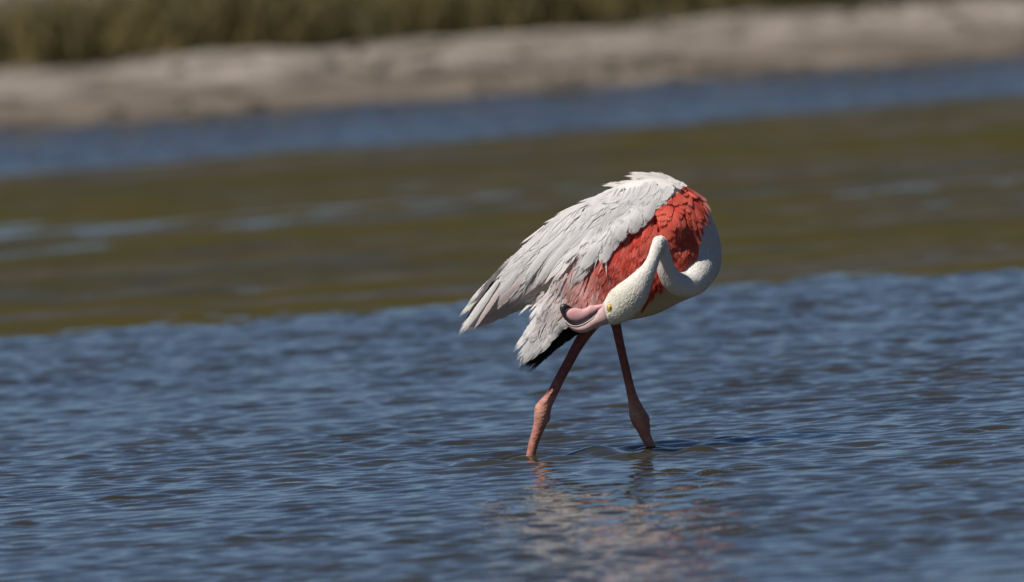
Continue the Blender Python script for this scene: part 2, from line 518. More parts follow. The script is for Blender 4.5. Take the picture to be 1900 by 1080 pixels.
# weed tufts and clods lying on the bank
def tuft(u, v, wpx, hpx, label):
    """low dry weed tuft: a ragged knobbly heap with stiff stalks"""
    # depth where this spot of the bank lies
    best = None
    for d in np.arange(EDGE_SAND - 1.6, EDGE_REED + 1.5, 0.05):
        p = P(u, v, d * 880)
        tt = d - EDGE_SAND - float(tilt(p.x))
        z = 0.26 * (1 - math.exp(-max(tt, 0) / 3.3)) + 0.02 * min(max(tt, 0), 0.3)
        if best is None or abs(p.z - z) < best[0]:
            best = (abs(p.z - z), p, z)
    p = best[1]; p.z = best[2] - 0.015
    sc = (CAM_D + p.y) / FPX
    w, h = wpx * sc, hpx * sc
    V, F = [], []
    r = random.Random(int(u))
    nr, ns = 6, 14
    for i in range(nr):
        a = i / (nr - 1) * math.pi / 2
        for j in range(ns):
            b = j / ns * 2 * math.pi
            k = 1 + r.uniform(-.22, .22)
            V.append((math.cos(a) * math.cos(b) * w / 2 * k, math.cos(a) * math.sin(b) * w / 2 * k, math.sin(a) * h * k * 0.8))
    for i in range(nr - 1):
        for j in range(ns):
            F.append((i * ns + j, i * ns + (j + 1) % ns, (i + 1) * ns + (j + 1) % ns, (i + 1) * ns + j))
    for k in range(26):
        b = r.uniform(0, 6.28); q = r.uniform(.1, .45) * w; l = r.uniform(.5, 1.1) * h
        x, y = math.cos(b) * q, math.sin(b) * q
        n0 = len(V)
        V += [(x - .003, y, 0), (x + .003, y, 0), (x * 1.5, y * 1.5, l)]
        F.append((n0, n0 + 1, n0 + 2))
    o = mesh_obj("weed_tuft", V, F, M_clod, smooth=False)
    o.location = p
    tag(o, label, "weed tuft", "dark weed tufts on the far bank")
    return o

tuft(222, 212, 34, 24, "dark weed tuft low on the bank near its left end by the water line")
tuft(478, 195, 40, 20, "dark weed tuft at the water line of the bank, second from the left")
tuft(462, 118, 46, 24, "dark weed tuft high on the bank below the reeds")
tuft(1305, 128, 46, 18, "dark weed tuft at the water line above and right of the flamingo")

# ---------------------------------------------------------------- flamingo
flam = bpy.data.objects.new("flamingo", None)
col.objects.link(flam)
fb = (FOOT[0] + FOOT[1]) / 2
flam.location = (fb.x, fb.y, 0)
bpy.context.view_layer.update()
tag(flam, "white and coral flamingo wading with its neck looped and head turned upside down", "flamingo")

# torso stations: u, top v, bottom v, half depth, centre depth
TORSO = [(870, 572, 604, 7, 42), (900, 534, 601, 20, 36), (940, 486, 586, 36, 28), (980, 449, 572, 54, 20), (1020, 415, 577, 72, 14),
         (1060, 389, 586, 88, 8), (1100, 366, 592, 99, 2), (1140, 347, 596, 106, -3), (1180, 334, 592, 108, -8),
         (1220, 331, 582, 106, -12), (1260, 340, 562, 98, -16), (1292, 360, 548, 84, -20), (1314, 390, 532, 62, -22),
         (1332, 430, 510, 38, -22), (1339, 460, 488, 14, -22)]

def catmull(pts, n):
    pts = [np.array(p, float) for p in pts]
    out = []
    for i in range(len(pts) - 1):
        p0 = pts[max(i - 1, 0)]; p1 = pts[i]; p2 = pts[i + 1]; p3 = pts[min(i + 2, len(pts) - 1)]
        for k in range(n):
            t = k / n
            out.append(0.5 * ((2 * p1) + (-p0 + p2) * t + (2 * p0 - 5 * p1 + 4 * p2 - p3) * t * t + (-p0 + 3 * p1 - 3 * p2 + p3) * t ** 3))
    out.append(pts[-1])
    return out

def loft_rings(rings):
    V, F = [], []
    n = len(rings[0])
    for r in rings:
        V += r
    for i in range(len(rings) - 1):
        for j in range(n):
            F.append((i * n + j, i * n + (j + 1) % n, (i + 1) * n + (j + 1) % n, (i + 1) * n + j))
    F.append(tuple(range(n))[::-1]); F.append(tuple((len(rings) - 1) * n + j for j in range(n)))
    return V, F

def torso_rings(n=40):
    rings = []
    for (u, t, b, T, c) in catmull(TORSO, 4):
        ring = []
        for j in range(n):
            a = 2 * math.pi * j / n
            sv, cv = math.sin(a), math.cos(a)
            ring.append(P(u, (t + b) / 2 - (b - t) / 2 * sv, c + T * math.copysign(abs(cv) ** 0.7, cv)))
        rings.append(ring)
    return rings

def tube_rings(pts, n=20, flat=1.0):
    """pts: (u, v, depth, r [, depth radius factor])"""
    pts = catmull(pts, 6)
    rings = []
    cs = [P(p[0], p[1], p[2]) for p in pts]
    prev = None
    for i, p in enumerate(pts):
        tg = (cs[min(i + 1, len(cs) - 1)] - cs[max(i - 1, 0)]).normalized()
        k = p[4] if len(p) > 4 else 1.0
        side = Vector((0, 1, 0)) - tg * tg.y
        if side.length < 0.25 and prev is not None:
            side = prev - tg * prev.dot(tg)
        elif prev is not None:
            side = side.normalized() * 0.5 + (prev - tg * prev.dot(tg)) * 0.5
        side.normalize(); prev = side
        up = tg.cross(side).normalized()
        r = max(p[3], 0.5) * S
        rings.append([cs[i] + up * (math.sin(2 * math.pi * j / n) * r) + side * (math.cos(2 * math.pi * j / n) * r * k) for j in range(n)])
    return rings

NECK = [(1262, 440, -30, 66, .8), (1286, 474, -52, 48, .85), (1290, 508, -84, 35, .95), (1276, 527, -112, 25, 1), (1252, 523, -134, 20.5, 1), (1237, 502, -148, 17, 1),
        (1231, 476, -160, 14, 1), (1227, 457, -172, 13, 1), (1223, 451.5, -182, 12.5, 1), (1219, 462, -190, 12, 1), (1212, 481, -195, 11.5, 1), (1203, 501, -197, 14.5, .95),
        (1190, 521, -197, 21, .85), (1173, 545, -197, 29.5, .75), (1153, 565, -197, 31.5, .68), (1137, 577, -197, 26, .66), (1122, 584, -197, 19.5, .66), (1110, 588, -197, 15, .66)]
LEG_L = [(1112, 575, -22, 26), (1100, 598, -22, 16), (1088, 616, -22, 12.5), (1072, 641, -21, 10.5), (1060, 663, -20, 9.8), (1040, 700, -18, 9.6), (1022, 735, -16, 10.5), (1011, 752, -15, 14.0),
         (1006.5, 766, -14, 15.5), (1004, 778, -14, 14.0), (1000, 793, -14, 11.6), (991, 819, -14, 9.6), (984.3, 847, -14, 8.8), (976, 880, -14, 8.5), (970, 905, -14, 8.5)]
LEG_R = [(1128, 560, -10, 26), (1137, 585, -6, 14), (1142.5, 601, -3, 9.8), (1149, 632, 3, 8.6), (1156, 663, 9, 8.3), (1169, 719, 19, 8.6), (1176, 745, 23, 11), (1182, 764, 26, 15.2),
         (1188, 780, 27, 17.0), (1193, 792, 28, 14.2), (1198.5, 810, 29, 10.4), (1211.5, 834.5, 30, 8.8), (1226, 866, 30, 8.5), (1236, 890, 30, 8.5)]

parts = [torso_rings(), tube_rings(NECK, 28), tube_rings(LEG_L, 16), tube_rings(LEG_R, 16)]
V, F = [], []
for rr in parts:
    v, f = loft_rings(rr)
    F += [tuple(i + len(V) for i in q) for q in f]
    V += v
# intertarsal joint knobs: the tendon ridge behind and the condyles in front
def blob(u, v, d, ru, rv, rd, n=12):
    rings = []
    for i in range(1, n):
        a = math.pi * i / n
        rings.append([P(u + ru * math.sin(a) * math.cos(2 * math.pi * j / n), v - rv * math.cos(a), d + rd * math.sin(a) * math.sin(2 * math.pi * j / n)) for j in range(n)])
    return loft_rings(rings)
for bl in [(1012, 776, -14, 9.5, 10, 11), (1000, 760, -14, 9, 12, 12), (1196, 778, 27, 10, 13, 13), (1177, 770, 26, 10, 11, 12)]:
    v, f = blob(*bl)
    F += [tuple(i + len(V) for i in q) for q in f]
    V += v
me = bpy.data.meshes.new("body_src")
me.from_pydata(V, [], F)
bm = bmesh.new(); bm.from_mesh(me); bmesh.ops.recalc_face_normals(bm, faces=bm.faces); bm.to_mesh(me); bm.free()
src = bpy.data.objects.new("body_src", me); col.objects.link(src)
md = src.modifiers.new("r", 'REMESH'); md.mode = 'VOXEL'; md.voxel_size = 0.0024; md.use_smooth_shade = True
ms = src.modifiers.new("s", 'SMOOTH'); ms.factor = 0.5; ms.iterations = 5
dg = bpy.context.evaluated_depsgraph_get()
body_me = bpy.data.meshes.new_from_object(src.evaluated_get(dg))
body_me.name = "body"
bpy.data.objects.remove(src)

def px_arrays(co):
    q = co - np.array(CAM)
    w = q @ np.array(Fv)
    return 950 + FPX * (q @ np.array(Rc)) / w, 540 - FPX * (q @ np.array(Uc)) / w, co[:, 1] * 880

def seg_dist(pu, pv, pd, pts):
    best = np.full(len(pu), 1e9)
    for a, b in zip(pts[:-1], pts[1:]):
        A = np.array(a[:3], float); B = np.array(b[:3], float)
        d = B - A
        t = np.clip(((pu - A[0]) * d[0] + (pv - A[1]) * d[1] + (pd - A[2]) * d[2]) / (d @ d), 0, 1)
        r = a[3] + (b[3] - a[3]) * t
        dist = np.sqrt((pu - A[0] - d[0] * t) ** 2 + (pv - A[1] - d[1] * t) ** 2 + (pd - A[2] - d[2] * t) ** 2) - r
        best = np.minimum(best, dist)
    return best

WHITE = np.array((0.78, 0.745, 0.72)); CREAM = np.array((0.74, 0.70, 0.585)); LEG = np.array((0.52, 0.22, 0.17))
LEG_SHADE = np.array((0.26, 0.080, 0.075)); RED = np.array((0.80, 0.070, 0.045)); PINK = np.array((0.80, 0.42, 0.40)); SKIN = np.array((0.62, 0.42, 0.41))
CORAL = np.array((0.85, 0.205, 0.145)); ROSE = np.array((0.75, 0.58, 0.56)); BLACK = np.array((0.012, 0.012, 0.013))

def lerp(a, b, t): return a + (b - a) * t
def sst(x, a, b):
    t = min(max((x - a) / (b - a), 0), 1); return t * t * (3 - 2 * t)

def wing_col(u, v):
    """colour of the wing feathers at a place on the wing"""
    redness = sst(u, 1050, 1150)
    c = lerp(ROSE, RED, redness)
    c = lerp(c, WHITE, sst(-u, -1045, -1000))
    return c

co = np.empty(len(body_me.vertices) * 3, dtype=np.float32)
body_me.vertices.foreach_get("co", co)
co = co.reshape(-1, 3).astype(float)
pu, pv, pd = px_arrays(co)
dn = seg_dist(pu, pv, pd, NECK[2:])
dl = np.minimum(seg_dist(pu, pv, pd, LEG_L[2:]), seg_dist(pu, pv, pd, LEG_R[2:]))
C = np.tile(np.array((0.80, 0.755, 0.73)), (len(co), 1))
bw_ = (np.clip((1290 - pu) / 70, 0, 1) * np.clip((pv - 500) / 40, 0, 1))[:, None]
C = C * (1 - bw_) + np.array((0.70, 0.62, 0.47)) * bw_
# neck and head
w = np.clip(1 - (dn - 6) / 14, 0, 1)[:, None]
headness = np.clip((1215 - pu) / 45, 0, 1)[:, None] * np.clip((pv - 505) / 50, 0, 1)[:, None]
neckc = (1 - headness) * np.array((0.82, 0.79, 0.74)) + headness * np.array((0.83, 0.78, 0.66))
C = C * (1 - w) + neckc * w
# bare face skin at the bill base
fs = (np.clip((1125.5 - pu + (pv - 582) * 0.12) / 4, 0, 1) * (pd < -150) * (pv > 540))[:, None]
C = C * (1 - fs) + SKIN * fs
# legs
lw = np.clip((pv - 588) / 8, 0, 1) * np.clip(1 - (dl - 6) / 4, 0, 1) * (pd > -100)
scale_n = 0.5 + 0.5 * np.sin(pv * 2.1 + np.sin(pu * 0.8) * 1.5)
jt = np.clip(1 - np.abs(pv - 768) / 26, 0, 1)
lc = LEG_SHADE[None, :] * 1.0 + (LEG - LEG_SHADE)[None, :] * np.clip((pv - 690) / 60, 0, 1)[:, None]  # upper legs painted darker: the body's shade put into their colour
lc = lc * (0.86 + 0.2 * scale_n[:, None]) + jt[:, None] * np.array((0.03, 0.06, 0.035)) * (0.2 + 1.4 * scale_n[:, None])
C = C * (1 - lw[:, None]) + lc * lw[:, None]
a = body_me.attributes.new("col", 'FLOAT_COLOR', 'POINT')
a.data.foreach_set("color", np.concatenate([C, np.ones((len(C), 1))], 1).astype(np.float32).ravel())
body_me.materials.clear(); body_me.materials.append(M_body); body_me.materials.append(M_leg)
pn = len(body_me.polygons)
ls = np.empty(pn, dtype=np.int32); body_me.polygons.foreach_get("loop_start", ls)
lvi = np.empty(len(body_me.loops), dtype=np.int32); body_me.loops.foreach_get("vertex_index", lvi)
body_me.polygons.foreach_set("material_index", (lw[lvi[ls]] > 0.5).astype(np.int32))
body_me.shade_smooth()
body = bpy.data.objects.new("body", body_me); col.objects.link(body)
body.parent = flam; body.matrix_parent_inverse = flam.matrix_world.inverted()

# short velvety plumage of the head, neck and breast
no = np.empty(len(co) * 3, dtype=np.float32); body_me.vertices.foreach_get("normal", no); no = no.reshape(-1, 3)
path = np.array([list(P(*q[:3])) for q in catmull([p[:3] for p in NECK], 6)])
sel = np.where((dn < 12) & (fs[:, 0] < 0.02) & (lw < 0.02) & (pu > 1118) & (pv > 425) & (no[:, 1] < 0.55)
               & (rng.uniform(0, 1, len(dn)) > np.clip(dn / 12, 0, 1)) & (np.hypot(pu - 1132, pv - 571) > 10.5))[0]
sel = rng.permutation(sel)[:9500]
DV, DF, DC = [], [], []
for i in sel:
    p = co[i]; n = no[i].astype(float)
    k = int(np.argmin(((path - p) ** 2).sum(1)))
    tg = path[max(k - 2, 0)] - path[min(k + 2, len(path) - 1)]
    tg = tg - n * (tg @ n); tg /= (np.linalg.norm(tg) + 1e-9)
    sd_ = np.cross(n, tg)
    an = rng.normal(0, 0.2); tg, sd_ = tg * math.cos(an) + sd_ * math.sin(an), sd_ * math.cos(an) - tg * math.sin(an)
    l = rng.uniform(6.0, 11) * S; w_ = rng.uniform(0.8, 1.3) * S; li = rng.uniform(0.2, 0.7) * S
    b0 = len(DV)
    rl = rng.normal(0, 0.16) * S
    DV += [p - sd_ * w_ * .6 + n * .1 * S, p + sd_ * w_ * .6 + n * .1 * S, p + tg * l * .6 + sd_ * w_ + n * (li * .8 + rl), p + tg * l * .6 - sd_ * w_ + n * (li * .8 - rl), p + tg * l + n * li]
    DF += [(b0, b0 + 1, b0 + 2, b0 + 3), (b0 + 3, b0 + 2, b0 + 4)]
    DC += [np.clip(C[i] * rng.uniform(1.0, 1.09), 0, .88)] * 5
down = mesh_obj("neck_down", DV, DF, M_down, body, cols=DC, uvs=[(0, 0.01 * (k % 37), k // 5) for k in range(len(DV))], tips=[0.0] * len(DV))
down['kind'] = 'stuff'

# ---- wing blade under the feathers
WING_POLY = [(1226, 362), (1262, 350), (1296, 372), (1304, 402), (1292, 455), (1264, 498), (1225, 540), (1188, 572), (1140, 594), (1100, 603), (1064, 604), (1030, 618), (1000, 650),  # lower edge extended unseen behind the head to shade the right leg
             (985, 664), (976, 650), (992, 600), (1012, 545), (1040, 495), (1100, 455), (1160, 415), (1205, 380)]
WING_CTRL = [(1226, 362, -96), (1262, 350, -74), (1300, 385, -82), (1290, 455, -104), (1262, 498, -118), (1250, 420, -128), (1215, 460, -134), (1180, 500, -133), (1225, 540, -126), (1180, 562, -122), (1110, 566, -124), (1062, 590, -96),
             (1000, 650, -66), (976, 650, -62), (992, 600, -58), (1012, 545, -72), (1060, 520, -104), (1040, 495, -88), (1100, 455, -118), (1160, 415, -124), (1110, 510, -126)]

def in_poly(u, v, poly):
    c = False
    j = len(poly) - 1
    for i in range(len(poly)):
        a, b = poly[i], poly[j]
        if (a[1] > v) != (b[1] > v) and u < (b[0] - a[0]) * (v - a[1]) / (b[1] - a[1]) + a[0]:
            c = not c
        j = i
    return c

def wing_depth(u, v):
    s = w = 0
    for (a, b, d) in WING_CTRL:
        k = 1 / ((a - u) ** 2 + (b - v) ** 2 + 160) ** 1.5
        s += k * d; w += k
    return s / w

# depth map of the near side (torso and wing), blurred, to lay feathers on
U0, V0, STEP = 820, 290, 4
NU, NV = 140, 112
tv, tf = loft_rings(torso_rings(48))
bvh = BVHTree.FromPolygons(tv, tf)
D = np.full((NV, NU), np.nan)
for j in range(NV):
    for i in range(NU):
        u, v = U0 + i * STEP, V0 + j * STEP
        r = (Fv * FPX + Rc * (u - 950.0) - Uc * (v - 540.0)).normalized()
        h = bvh.ray_cast(CAM, r)
        if h[0] is not None:
            D[j, i] = h[0].y * 880
        if in_poly(u, v, WING_POLY):
            wd = wing_depth(u, v)
            D[j, i] = wd if np.isnan(D[j, i]) else min(wd, D[j, i])
mask = ~np.isnan(D)
Dm = D.copy()
fill = np.where(mask, D, 0.0); wgt = mask.astype(float)
def blur(a, n):
    for _ in range(n):
        a = np.pad(a, 1, mode='edge')
        a = (a[:-2, 1:-1] + a[2:, 1:-1] + a[1:-1, :-2] + a[1:-1, 2:] + 2 * a[1:-1, 1:-1]) / 6
    return a
num, den = blur(fill, 200), blur(wgt, 200)
ext = np.where(den > 1e-9, num / np.maximum(den, 1e-9), 30)
D = np.where(mask, D, ext)
D = blur(D, 5)

def inside(u, v):
    i, j = int((u - U0) / STEP + .5), int((v - V0) / STEP + .5)
    return 0 <= i < NU and 0 <= j < NV and (mask[j, i] or v > 520 or u > 1270)

def depth(u, v):
    x = min(max((u - U0) / STEP, 0), NU - 1.001); y = min(max((v - V0) / STEP, 0), NV - 1.001)
    i, j = int(x), int(y); fx, fy = x - i, y - j
    return (D[j, i] * (1 - fx) + D[j, i + 1] * fx) * (1 - fy) + (D[j + 1, i] * (1 - fx) + D[j + 1, i + 1] * fx) * fy

def surf(u, v):
    p = P(u, v, depth(u, v))
    du = P(u + 5, v, depth(u + 5, v)) - P(u - 5, v, depth(u - 5, v))
    dv = P(u, v + 5, depth(u, v + 5)) - P(u, v - 5, depth(u, v - 5))
    n = dv.cross(du).normalized()
    if n.y > 0: n = -n
    return p, n

# wing mesh itself (thin closed blade)
wv, wi, wf = [], {}, []
for j in range(NV):
    for i in range(NU):
        u, v = U0 + i * STEP, V0 + j * STEP
        if in_poly(u, v, WING_POLY):
            wi[(i, j)] = len(wv); wv.append((u, v, depth(u, v) + 2))
for (i, j) in list(wi):
    q = [(i, j), (i + 1, j), (i + 1, j + 1), (i, j + 1)]
    if all(k in wi for k in q):
        wf.append(tuple(wi[k] for k in q))
nw = len(wv)
wco = [P(*p) for p in wv] + [P(p[0], p[1], p[2] + 9) for p in wv]
wff = wf + [tuple(nw + k for k in q[::-1]) for q in wf]
from collections import Counter
ec = Counter()
for q in wf:
    for a_, b_ in zip(q, q[1:] + q[:1]):
        ec[frozenset((a_, b_))] += 1
for q in wf:
    for a_, b_ in zip(q, q[1:] + q[:1]):
        if ec[frozenset((a_, b_))] == 1:
            wff.append((b_, a_, nw + a_, nw + b_))
wcols = [wing_col(p[0], p[1]) * 0.9 for p in wv] * 2
wing = mesh_obj("wing", wco, wff, M_feather, flam, cols=wcols, uvs=[(0, p[1] * 0.01, 0) for p in wv] * 2)

# ---- feathers
FEATHERS = []
def feather(name, parent, root, tip, width, off0, off1, c0, c1, bend=0.0, nl=7, nc=8, cup=0.10, ragged=0.07, roll=0.0,
            point=0.75, collect=None, edge=None, lift=0.0):
    """one feather: root and tip on the bird's surface, a cupped vane with a split rounded tip"""
    (u0, v0), (u1, v1) = root, tip
    u1 += 0.06 * (u1 - u0); v1 += 0.06 * (v1 - v0)
    L = math.hypot(u1 - u0, v1 - v0)
    ax, ay = (u1 - u0) / L, (v1 - v0) / L
    V, CC, UV = [], [], []
    zz = random.uniform(0, 50)
    colrag = [random.uniform(-ragged, ragged) for _ in range(nc + 1)]
    pts = []
    for i in range(nl + 1):
        t = i / nl
        b = bend * L * 4 * t * (1 - t)
        u, v = u0 + (u1 - u0) * t - ay * b, v0 + (v1 - v0) * t + ax * b
        p, n = surf(u, v)
        pts.append((p, n, t))
    rnd = random.uniform(0.93, 1.04)
    for i, (p, n, t) in enumerate(pts):
        a_, b_ = pts[max(i - 1, 0)], pts[min(i + 1, nl)]
        tg = (b_[0] - a_[0]).normalized()
        nn = ((a_[1] + n + b_[1]) / 3).normalized()
        side = tg.cross(nn).normalized()
        nn = side.cross(tg).normalized()
        if roll: side = (side * math.cos(roll) + nn * math.sin(roll)).normalized()
        if t < 0.55: wp = lerp(0.45, 1.0, math.sin(t / 0.55 * math.pi / 2))
        elif t < point: wp = 1.0
        else:
            k = (t - point) / (1 - point)
            wp = math.sqrt(max(1 - k * k, 0.0)) * 0.86 + 0.14 * (1 - k)
        wp = max(wp, 0.10)
        off = (off0 + (off1 - off0) * t ** 1.3 + lift * t ** 3) * S
        for j in range(nc + 1):
            x = 2 * j / nc - 1
            q = p + side * (x * width * 0.5 * wp * S) + nn * (off - cup * x * x * width * 0.5 * wp * S)
            if i >= nl - 2:
                q = q + tg * (colrag[j] * L * S * (1.0, 0.45, 0.15)[nl - i])
            elif 0 < i and j in (0, nc):
                q = q + side * (math.copysign(random.uniform(-0.05, 0.09), x) * width * S) + nn * (random.uniform(-0.03, 0.05) * width * S)
            V.append(q)
            c = lerp(c0, c1, t)
            if edge is not None: c = lerp(c, edge, abs(x) ** 2 * 0.6 * min(1, t * 1.5))
            CC.append(np.clip(c * rnd * (1 - 0.05 * (abs(x) < 0.2)), 0, 0.85)); UV.append((x, t * L * S, zz))
    n1 = nc + 1
    Fq = [(i * n1 + j, i * n1 + j + 1, (i + 1) * n1 + j + 1, (i + 1) * n1 + j) for i in range(nl) for j in range(nc)]
    TT = [i / nl for i in range(nl + 1) for j in range(n1)]
    if collect is not None:
        b0 = len(collect[0])
        collect[0].extend(V); collect[1].extend(tuple(b0 + k for k in q) for q in Fq); collect[2].extend(CC); collect[3].extend(UV); collect[4].extend(TT)
        return None
    FEATHERS.append((V, Fq, CC, UV, TT))
    return mesh_obj(name, V, Fq, M_feather, parent, cols=CC, uvs=UV, tips=TT)

def field(guides):
    def f(u, v):
        sx = sy = sl = sw = w = 0
        for (a, b, dx_, dy_, l, wd) in guides:
            k = 1 / ((a - u) ** 2 + (b - v) ** 2 + 60) ** 1.3
            h = math.hypot(dx_, dy_)
            sx += k * dx_ / h; sy += k * dy_ / h; sl += k * l; sw += k * wd; w += k
        h = math.hypot(sx, sy)
        return sx / h, sy / h, sl / w, sw / w
    return f

def tract(name, parent, poly, guides, su, sv, off0, off1, colf, jit=0.35, ang=0.10, **kw):
    f = field(guides)
    us = [p[0] for p in poly]; vs_ = [p[1] for p in poly]
    row = 0
    v = min(vs_)
    while v <= max(vs_):
        u = min(us) + (su / 2 if row % 2 else 0)
        while u <= max(us):
            a_ = u + random.uniform(-jit, jit) * su; b_ = v + random.uniform(-jit, jit) * sv
            if in_poly(a_, b_, poly):
                dx_, dy_, l, wd = f(a_, b_)
                an = random.gauss(0, ang)
                dx2, dy2 = dx_ * math.cos(an) - dy_ * math.sin(an), dx_ * math.sin(an) + dy_ * math.cos(an)
                l *= random.uniform(0.82, 1.15); wd *= random.uniform(0.85, 1.15)
                tipp = (a_ + dx2 * l, b_ + dy2 * l)
                if not inside(tipp[0] + dx2 * 3, tipp[1] + dy2 * 3 - 5) or not inside(a_, b_ - 6):
                    u += su
                    continue
                c0, c1 = colf((a_, b_), tipp)
                jo = random.uniform(0, 0.7)
                o1 = off1(a_) if callable(off1) else off1
                feather(name, parent, (a_, b_), tipp, wd, off0 + jo, o1 + jo, c0, c1, bend=random.gauss(0, 0.03), roll=random.gauss(0, 0.045), **kw)
            u += su
        v += sv
        row += 1

def jitter_c(c, s=0.03):
    return c * (1 + random.uniform(-s, s))

WARM = np.array((0.83, 0.805, 0.78)); COOL = np.array((0.82, 0.80, 0.81)); BLUSH = np.array((0.81, 0.69, 0.665))

# black flight feathers under the wing
for (r0, t0, wd, o) in [((1066, 590), (982, 687), 17, -4), ((1056, 592), (968, 684), 16, -2.5), ((1070, 596), (1001, 668), 17, -6), ((1072, 600), (1020, 650), 18, -8), ((1078, 600), (1040, 634), 18, -9.5), ((1082, 598), (1056, 622), 18, -11)]:
    feather("primary_feather", wing, r0, t0, wd, o - 4, o - 2, BLACK, BLACK, nl=8, ragged=0.03, cup=0.15, point=0.8)
# tail: dark slit feathers first, then pale ones
for (r0, t0, wd, o, c) in [((975, 520), (859, 613), 20, 5, WARM), ((985, 520), (872, 608), 20, 4, BLUSH), ((985, 530), (885, 605), 20, 3, BLUSH), ((1000, 530), (900, 599), 22, 2, BLUSH),
                           ((960, 500), (866, 607), 16, 7, WARM), ((990, 540), (925, 588), 22, 1, CREAM), ((1010, 545), (950, 575), 22, 0.5, CREAM),
                           ((965, 505), (878, 596), 20, 8, WARM), ((980, 515), (893, 588), 22, 7, BLUSH), ((985, 525), (910, 582), 22, 5, BLUSH)]:
    feather("tail_feather", flam, r0, t0, wd, o, o + 1.5, jitter_c(c), jitter_c(c), bend=random.uniform(-.02, .04), nl=9, ragged=0.035, cup=0.2, point=0.8)

# lower wing: pale plumes falling to the wing tip
def col_f(r, t):
    k = sst(r[0], 1012, 1062) * sst(-r[1], -585, -540)
    a_ = lerp(COOL, lerp(BLUSH, CORAL, random.random() * 0.55), k * random.uniform(0.3, 1))
    return jitter_c(a_), jitter_c(lerp(a_, WARM, 0.7))
tract("tertial_feather", wing, [(1046, 492), (1062, 520), (1068, 562), (1050, 585), (1020, 606), (1000, 610), (998, 580), (1016, 540)],
      [(1050, 500, -.35, .94, 62, 13), (1055, 560, -.45, .9, 48, 13), (1005, 600, -.45, .9, 46, 13), (1010, 550, -.42, .9, 62, 13)],
      10, 11, 1, 5, col_f, nl=8, ragged=0.09, cup=0.12)
for (r0, t0, wd) in [((1000, 590), (960, 648), 15), ((1005, 605), (963, 664), 14), ((1015, 605), (967, 676), 14), ((1022, 612), (976, 672), 14), ((1032, 608), (988, 664), 14), ((1040, 606), (1004, 652), 14), ((1048, 600), (1019, 632), 14), ((1058, 590), (1033, 616), 14), ((1062, 580), (1046, 608), 14)]:
    feather("tertial_feather", wing, r0, t0, wd, 3, 6, jitter_c(COOL), jitter_c(WARM), bend=random.uniform(-.03, .05), nl=8, ragged=0.08, cup=0.14)
feather("tertial_feather", wing, (1012, 545), (966, 586), 9, 3, 4, BLUSH, WARM, bend=0.03, nl=8, point=0.4)
feather("tertial_feather", wing, (1018, 548), (985, 581), 9, 3, 5, BLUSH, WARM, bend=0.03, nl=8, point=0.5)

# lower coverts, coral to pink
def col_e(r, t):
    k = sst(r[0] - 0.35 * (r[1] - 490), 1068, 1155)
    a_ = lerp(lerp(PINK, CORAL, random.random() ** 0.7), RED, k * random.uniform(0.6, 1))
    e_ = lerp(a_, BLUSH, min(1, (1 - k) * random.uniform(0.2, 1.0)) * 0.85 + 0.14 * random.random())
    dk = random.uniform(0.72, 1.0)
    return jitter_c(a_ * dk, .1), jitter_c(e_ * (0.5 + 0.5 * dk), .08)
tract("covert_feather", wing, [(1052, 498), (1112, 484), (1150, 444), (1190, 415), (1216, 392), (1228, 440), (1228, 500), (1200, 530), (1150, 545), (1100, 540), (1062, 535)],
      [(1200, 420, -.25, .97, 42, 16), (1160, 470, -.3, .95, 54, 14), (1120, 520, -.25, .97, 58, 12), (1070, 520, -.3, .95, 54, 12), (1215, 500, -.2, .98, 50, 14)],
      10, 11.5, 1.5, 6.5, col_e, jit=0.6, ang=0.17, nl=7, ragged=0.10, cup=0.12, point=0.55, edge=CORAL * 1.05)

# shoulder coverts
def col_d(r, t):
    a_ = lerp(RED, CORAL, random.random() * 0.75)
    return jitter_c(a_ * 0.96, .06), jitter_c(lerp(a_, CORAL * 1.05, 0.6), .06)
tract("shoulder_feather", wing, [(1222, 366), (1240, 352), (1272, 346), (1292, 364), (1302, 384), (1300, 410), (1290, 440), (1276, 468), (1252, 470), (1232, 440), (1220, 400)],
      [(1230, 370, -.2, .97, 24, 15), (1250, 430, .12, .99, 36, 18), (1280, 440, -.12, .99, 46, 15), (1265, 360, .15, .98, 22, 14), (1295, 375, .42, .9, 26, 12), (1285, 400, .05, 1, 28, 13)],
      9.5, 9, 3, 7.5, col_d, jit=0.5, ang=0.15, nl=6, ragged=0.08, cup=0.14, point=0.65)
for (r0, t0, wd, c) in [((1300, 392), (1288, 462), 13, COOL), ((1303, 400), (1278, 480), 12, COOL), ((1297, 430), (1268, 500), 12, WARM), ((1306, 405), (1296, 450), 12, WARM), ((1292, 440), (1262, 506), 9, COOL)]:
    feather("chest_feather", wing, r0, t0, wd, -4, -1, jitter_c(c), jitter_c(c), bend=-0.06, nl=8, ragged=0.05)
for (r0, t0, wd) in [((1282, 352), (1323, 390), 9), ((1290, 366), (1317, 402), 9), ((1294, 376), (1312, 424), 8), ((1274, 348), (1314, 372), 10), ((1268, 346), (1302, 362), 11), ((1292, 370), (1321, 396), 6), ((1297, 385), (1307, 415), 8)]:
    feather("shoulder_feather", wing, r0, t0, wd, 4, 9, jitter_c(CORAL), jitter_c(lerp(CORAL, ROSE, .4)), bend=-0.06, nl=7, ragged=0.04, point=0.5)

